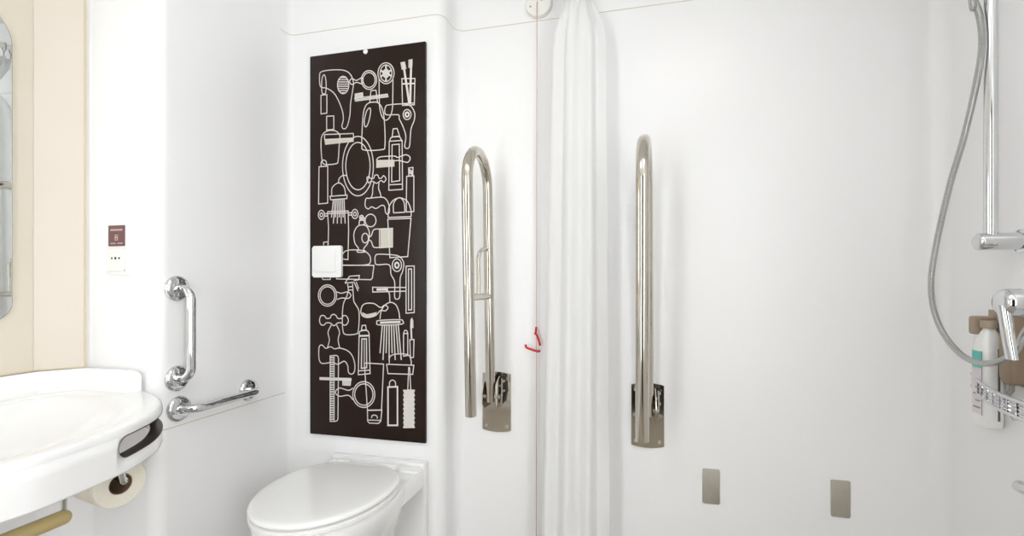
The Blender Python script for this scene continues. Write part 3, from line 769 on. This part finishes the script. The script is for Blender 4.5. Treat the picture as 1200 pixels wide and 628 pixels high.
# ---------------------------------------------------------------- shower curtain and its rail
def curtain():
    zr = 2.16
    tr = thing('curtain_rail', (-.16, .4, zr), 'white curtain rail under the ceiling above the shower curtain', 'curtain rail')
    obj('tube', tube([(-.16, Y_FRONT + .004, zr), (-.16, Y_BACK - .004, zr)], .0125, 16), 'plastic', tr)
    for y, d in ((Y_FRONT, 1), (Y_BACK, -1)):
        obj('flange', lathe((-.16, y, zr), (0, d, 0), [(-.0005, 0), (-.0005, .03), (.006, .03), (.012, .018), (.014, .0125)], 24), 'plastic', tr)
    t = thing('shower_curtain', (-.16, 1.45, .05), 'white shower curtain gathered in soft folds between the two support rails', 'shower curtain')
    # plan profile of the gathered folds, from the front edge round to the wall
    n = 240; NZ = 40; bm = bmesh.new(); cols = []
    for i in range(n + 1):
        s = i / n; col = []
        for j in range(NZ + 1):
            z = .04 + (2.11 - .04) * j / NZ; h = (2.11 - z) / 2.07
            g = min(1, max(0, (2.11 - z) / .30)); g = g * g * (3 - 2 * g)
            ph = 2 * PI * 5.2 * s + .6
            xa = -.16 + .016 * math.sin(ph * 1.5); ya = 1.385 + .21 * s          # gathered on the hooks
            xl = -.229 - .052 * h; xr = -.087 + .020 * h
            # plan of the hanging bundle: back against the wall, round the left edge, across to the right edge
            P = [(xl + .035, 1.598), (xl + .012, 1.545), (xl + .012, 1.487), (xl + (xr - xl) * .35, 1.462), (xl + (xr - xl) * .7, 1.466), (xr, 1.492)]
            f = min(4.999, s * 5); k = int(f); f -= k
            p0 = P[max(0, k - 1)]; p1 = P[k]; p2 = P[k + 1]; p3 = P[min(5, k + 2)]
            cr = lambda a, b, c_, d: .5 * (2 * b + (c_ - a) * f + (2 * a - 5 * b + 4 * c_ - d) * f * f + (3 * b - a - 3 * c_ + d) * f ** 3)
            dr = lambda a, b, c_, d: .5 * ((c_ - a) + 2 * (2 * a - 5 * b + 4 * c_ - d) * f + 3 * (3 * b - a - 3 * c_ + d) * f * f)
            tx, ty = dr(p0[0], p1[0], p2[0], p3[0]), dr(p0[1], p1[1], p2[1], p3[1]); ln = math.hypot(tx, ty) or 1
            amp = (.012 + .006 * math.sin(6.1 * s + .8) + .004 * h) * min(1, .25 + s * 3)
            w = math.sin(ph + .6 * math.sin(2.4 * h + 5 * s)) + .12 * math.sin(2.3 * ph + 1 + 3 * h) * (.4 + .6 * math.sin(3 * s + 2 * h) ** 2)
            xb = cr(p0[0], p1[0], p2[0], p3[0]) + ty / ln * amp * w; yb = cr(p0[1], p1[1], p2[1], p3[1]) - tx / ln * amp * w
            x, yy = xa + (xb - xa) * g, ya + (yb - ya) * g
            col.append(bm.verts.new((x, yy, z)))
        cols.append(col)
    for A, B in zip(cols, cols[1:]):
        for k in range(NZ): bm.faces.new((A[k], B[k], B[k + 1], A[k + 1]))
    o = obj('fabric', bm, 'cloth', t, angle=180)
    md = o.modifiers.new('thickness', 'SOLIDIFY'); md.thickness = .0012
    for k in range(9):
        y = 1.385 + .026 * k
        ring = [(-.16 + .0185 * math.sin(a), y + .003 * math.sin(a), zr - .004 + .0195 * math.cos(a)) for a in [2 * PI * q / 18 for q in range(18)]]
        bm = tube(ring, .0022, 8, closed=True); add_tube(bm, [(-.16, y, zr - .023), (-.16 + .004, y, zr - .036), (-.16, y, zr - .055)], .002, 8)
        obj('hook', bm, 'gap', t)
curtain()

# ---------------------------------------------------------------- blanking plates on the shower wall
def blank(px, py, label):
    c = aty(px, py, Y_BACK); w, h = .0505, .109
    tag(obj('cover_plate', prism([(c.x + a, Y_BACK - .0002, .427 + b) for a, b in round_rect(w, h, .005)], (0, -.004, 0), .0012), 'brushed'), label, 'cover plate', 'steel cover plates on the shower wall')
blank(833.3, 569.5, 'small upright steel cover plate low on the wall, the one nearer the curtain')
blank(984.7, 584.5, 'small upright steel cover plate low on the wall, the one nearer the shower fittings')

# ---------------------------------------------------------------- shower fittings on the right wall
RX, RY = .795, 1.322
def shower():
    zb = 1.06 + (334 - 283) / 560 * 1.09
    t = thing('shower_riser', (X_RIGHT, RY, zb), 'upright chrome shower riser bar held by a round wall bracket', 'shower rail')
    obj('riser_bar', tube([(RX, RY, zb - .012), (RX, RY, 2.06)], .0125, 20), 'chrome', t)
    for z in (zb, 2.05):
        nm = 'lower_bracket' if z == zb else 'upper_bracket'
        obj('wall_bracket', lathe((X_RIGHT - .0005, RY, z), (-1, 0, 0), [(0, 0), (0, .026), (.005, .026), (.0055, .0195), (.080, .0195), (.084, .0185), (.0865, .0165), (.0872, .0150), (.0868, .0145), (.0868, 0)], 32), 'chrome', t)
    # slide holder and handset high on the bar, above the frame
    h = thing('hand_shower', (RX, RY, 1.9), 'chrome hand shower hooked high on the riser bar with flexible metal hose', 'shower head')
    obj('slide_holder', lathe((RX - .004, RY, 1.86), (0, 0, 1), [(0, 0), (0, .022), (.05, .022), (.05, 0)], 24), 'chrome', t)
    obj('handle', tube([(RX - .050, RY - .015, 1.82), (RX - .056, RY - .022, 1.88), (RX - .075, RY - .045, 1.98), (RX - .095, RY - .07, 2.04)], [.011, .012, .013, .014], 16), 'chrome', h)
    obj('spray_head', lathe((RX - .09, RY - .065, 2.045), (-.55, -.45, -.6), [(-.012, 0), (-.010, .03), (0, .046), (.014, .05), (.02, .048), (.02, 0)], 32), 'chrome', h)
    raw = [(1141, 0), (1149, 24), (1150.5, 59), (1142, 108), (1129, 163), (1114.5, 212), (1102.5, 261), (1094.5, 301), (1091, 331), (1093.5, 359), (1102, 384), (1116, 405), (1134, 420.5), (1155, 426), (1175.6, 421.5), (1190, 410.5)]
    P = [atx(px, py, .772) for px, py in raw]
    top = [Vector((RX - .050, RY - .015, 1.82)), Vector((RX - .048, RY - .013, 1.77)), Vector((P[0].x - .008, P[0].y - .012, 1.70))]
    end = P[-1]
    tail = [Vector((.776, end.y - .032, end.z + .052)), Vector((.785, 1.145, 1.0 - .036 + .005))]
    obj('hose', tube(catmull(top + P + tail, 8), .0068, 16), 'hose', h)
    # mixer
    mx_y, mz = 1.18, 1.024
    m = thing('shower_mixer', (X_RIGHT, mx_y, mz), 'chrome single lever shower mixer on the wall above the wire basket', 'shower mixer')
    obj('body', lathe((X_RIGHT - .0005, mx_y, mz), (-1, 0, 0), [(0, 0), (0, .045), (.006, .045), (.010, .030), (.095, .0285), (.118, .0285), (.126, .026), (.131, .021), (.1325, .012), (.133, 0)], 40), 'chrome', m)
    lv = [Vector((.728, mx_y - .004, mz - .005)), Vector((.7295, mx_y - .009, mz - .04)), Vector((.7315, mx_y - .014, mz - .08)), Vector((.7335, mx_y - .018, mz - .112))]
    rings = []
    for k, p in enumerate(catmull(lv, 5)):
        f = k / 15; w, d = .0125 - .001 * f, .0105 - .002 * f
        rings.append([(p.x + d * math.cos(a), p.y + w * math.sin(a), p.z) for a in [2 * PI * q / 18 for q in range(18)]])
    obj('lever', loft(rings), 'chrome', m)
    obj('outlet', tube([(.785, 1.145, mz - .034), (.785, 1.150, mz - .010)], .0105, 16), 'chrome', m)
shower()

def basket():
    t = thing('wire_basket', (X_RIGHT, 1.2, .80), 'chrome wire basket on the shower wall below the mixer', 'wire basket')
    zt, zl = .832, .800
    plan = catmull([(.853, 1.485, 0), (.824, 1.425, 0), (.786, 1.335, 0), (.752, 1.235, 0), (.735, 1.15, 0), (.735, 1.06, 0), (.760, .99, 0), (.853, .955, 0)], 10)
    bm = bmesh.new(); add_tube(bm, [(p.x, p.y, zt) for p in plan], .0042, 10)
    add_tube(bm, [(.851, 1.485, zt), (.851, .955, zt)], .003, 10)
    obj('rim', bm, 'chrome', t)
    bm = bmesh.new()
    add_tube(bm, [(p.x, p.y, zl) for p in plan], .0036, 10)
    for z in (.808, .816, .824): add_tube(bm, [(p.x, p.y, z) for p in plan[18:]], .0013, 6)
    obj('band', bm, 'chrome', t)
    for i in range(4, len(plan) - 1, 4):
        p = plan[i]; obj('upright_wire', tube([(p.x, p.y, zl), (p.x, p.y, zt)], .0026, 8), 'chrome', t)
    for y in (1.0, 1.06, 1.12, 1.18, 1.24):
        q = min(plan, key=lambda v: abs(v.y - y) + (0 if v.x < .8 else 1))
        obj('floor_wire', tube([(q.x, q.y, zl), (q.x + .01, q.y, zl - .012), (.846, q.y, zl - .012), (.851, q.y, zt)], .0016, 6), 'chrome', t)
basket()

def dispensers():
    # white bottle
    x0, x1, y0, y1 = .808, .851, 1.364, 1.411; zb, zs = .722, .925
    t = thing('shampoo_bottle', ((x0 + x1) / 2, (y0 + y1) / 2, zb), 'white shampoo bottle with teal label in the taupe clip behind the wire basket', 'bottle')
    def rr(z, s=1, dy=0, r=.012):
        return [((x0 + x1) / 2 + a * s, (y0 + y1) / 2 + b * s + dy, z) for a, b in round_rect(x1 - x0, y1 - y0, r)]
    bb = obj('body', loft([rr(zb, .92), rr(zb + .004, .99), rr(zb + .02, 1), rr(zs - .03, 1), rr(zs - .012, .97), rr(zs + .006, .84, -.001), rr(zs + .02, .62, -.003), rr(zs + .032, .42, -.004)]), 'plastic', t)
    obj('neck', lathe(((x0 + x1) / 2, (y0 + y1) / 2 - .004, zs + .028), (0, 0, 1), [(0, 0), (0, .0105), (.014, .0105), (.016, .008), (.016, 0)], 20), 'plastic', t)
    obj('teal_label', box((x0 - .0012, 1.372, .862), (x0 + .001, 1.405, .902)), 'teal', bb)['label'] = 'teal upper label'
    obj('pale_label', box((x0 - .0010, 1.372, .752), (x0 + .001, 1.405, .861)), 'lilac', bb)
    bm = bmesh.new()
    for k in range(4): add_box(bm, (x0 - .0016, 1.377, .765 + .016 * k), (x0 - .0008, 1.400 - .007 * (k % 2), .769 + .016 * k))
    add_box(bm, (x0 - .0016, 1.3705, .750), (x0 - .0008, 1.372, .903))
    obj('label_print', bm, 'greyprint', bb, smooth=False)
    obj('stripe', box((.834, y0 - .0012, .74), (.838, y0 + .001, .91)), 'olive', bb)
    # taupe wall clip
    b = thing('dispenser_clip', (X_RIGHT, 1.40, .93), 'taupe plastic clip holding the white bottle by its neck', 'bottle clip')
    nx, ny = (x0 + x1) / 2, (y0 + y1) / 2 - .004
    bm = box((.8515, 1.352, .925), (X_RIGHT - .0005, 1.425, 1.000), .0012)
    obj('wall_plate', bm, 'taupe', b)
    bm = bmesh.new()
    arc = [(nx + .0175 * math.cos(a), ny + .0175 * math.sin(a)) for a in [math.radians(130 + 280 * k / 20) for k in range(21)]]
    arc2 = [(nx + .0118 * math.cos(a), ny + .0118 * math.sin(a)) for a in [math.radians(130 + 280 * k / 20) for k in range(20, -1, -1)]]
    merge(bm, prism([(p[0], p[1], .9575) for p in arc + arc2], (0, 0, .018), .002))
    obj('neck_ring', bm, 'taupe', b)
    obj('clip_arm', box((.806, ny + .0178, .940), (.853, ny + .036, .985), .006), 'taupe', b)
    # taupe dispenser
    x0, y0, y1 = .820, 1.298, 1.345
    d = thing('soap_dispenser', (.83, 1.29, .86), 'taupe soap dispenser on the wall behind the mixer lever', 'soap dispenser')
    cy = (y0 + y1) / 2; cx = (x0 + .8545) / 2
    def r2(z, s): return [(cx + a * s, cy + b * s, z) for a, b in round_rect(.8545 - x0, y1 - y0, .010)]
    obj('body', loft([r2(.835, .5), r2(.838, .8), r2(.848, .95), r2(.862, 1), r2(.975, 1), r2(.985, .97), r2(.989, .9)]), 'taupedark', d)
    obj('cap', loft([r2(.989, .86), r2(.9895, .93), r2(1.004, .93), r2(1.010, .88), r2(1.012, .7)]), 'taupe', d)
    obj('nozzle', tube([(cx - .004, cy, .839), (cx - .004, cy, .822), (cx - .010, cy, .812)], .005, 12), 'gap', d)
dispensers()

def low_bar():
    p = atx(1227, 571, X_RIGHT); z = p.z
    A = Vector((X_RIGHT, p.y, z)); B = Vector((X_RIGHT, p.y - .40, z))
    t = thing('shower_grab_bar', (A + B) / 2, 'chrome grab bar low on the right wall below the wire basket', 'grab bar')
    pts = [A + Vector((-.004, 0, 0)), A + Vector((-.02, 0, 0)), A + Vector((-.045, -.012, 0)), A + Vector((-.055, -.04, 0)), B + Vector((-.055, .04, 0)), B + Vector((-.045, .012, 0)), B + Vector((-.02, 0, 0)), B + Vector((-.004, 0, 0))]
    obj('bar', tube(catmull(pts, 6), .0125, 18), 'chrome', t)
    for P in (A, B):
        obj('mounting_flange', lathe(P, (-1, 0, 0), [(-.0005, 0), (-.0005, .036), (.006, .036), (.012, .030), (.0135, .014), (.0135, .012)], 32), 'chrome', t)
low_bar()

# ---------------------------------------------------------------- world and colour management
w = bpy.data.worlds.new('world'); bpy.context.scene.world = w; w.use_nodes = True
w.node_tree.nodes['Background'].inputs[0].default_value = (.96, .985, 1, 1); w.node_tree.nodes['Background'].inputs[1].default_value = 4.4
vs = bpy.context.scene.view_settings
vs.view_transform = 'Standard'; vs.look = 'None'; vs.gamma = 1; vs.use_curve_mapping = False
vs.exposure = 1.17
try:
    bpy.context.scene.cycles.diffuse_bounces = 8; bpy.context.scene.cycles.max_bounces = 14; bpy.context.scene.cycles.glossy_bounces = 6
except Exception: pass
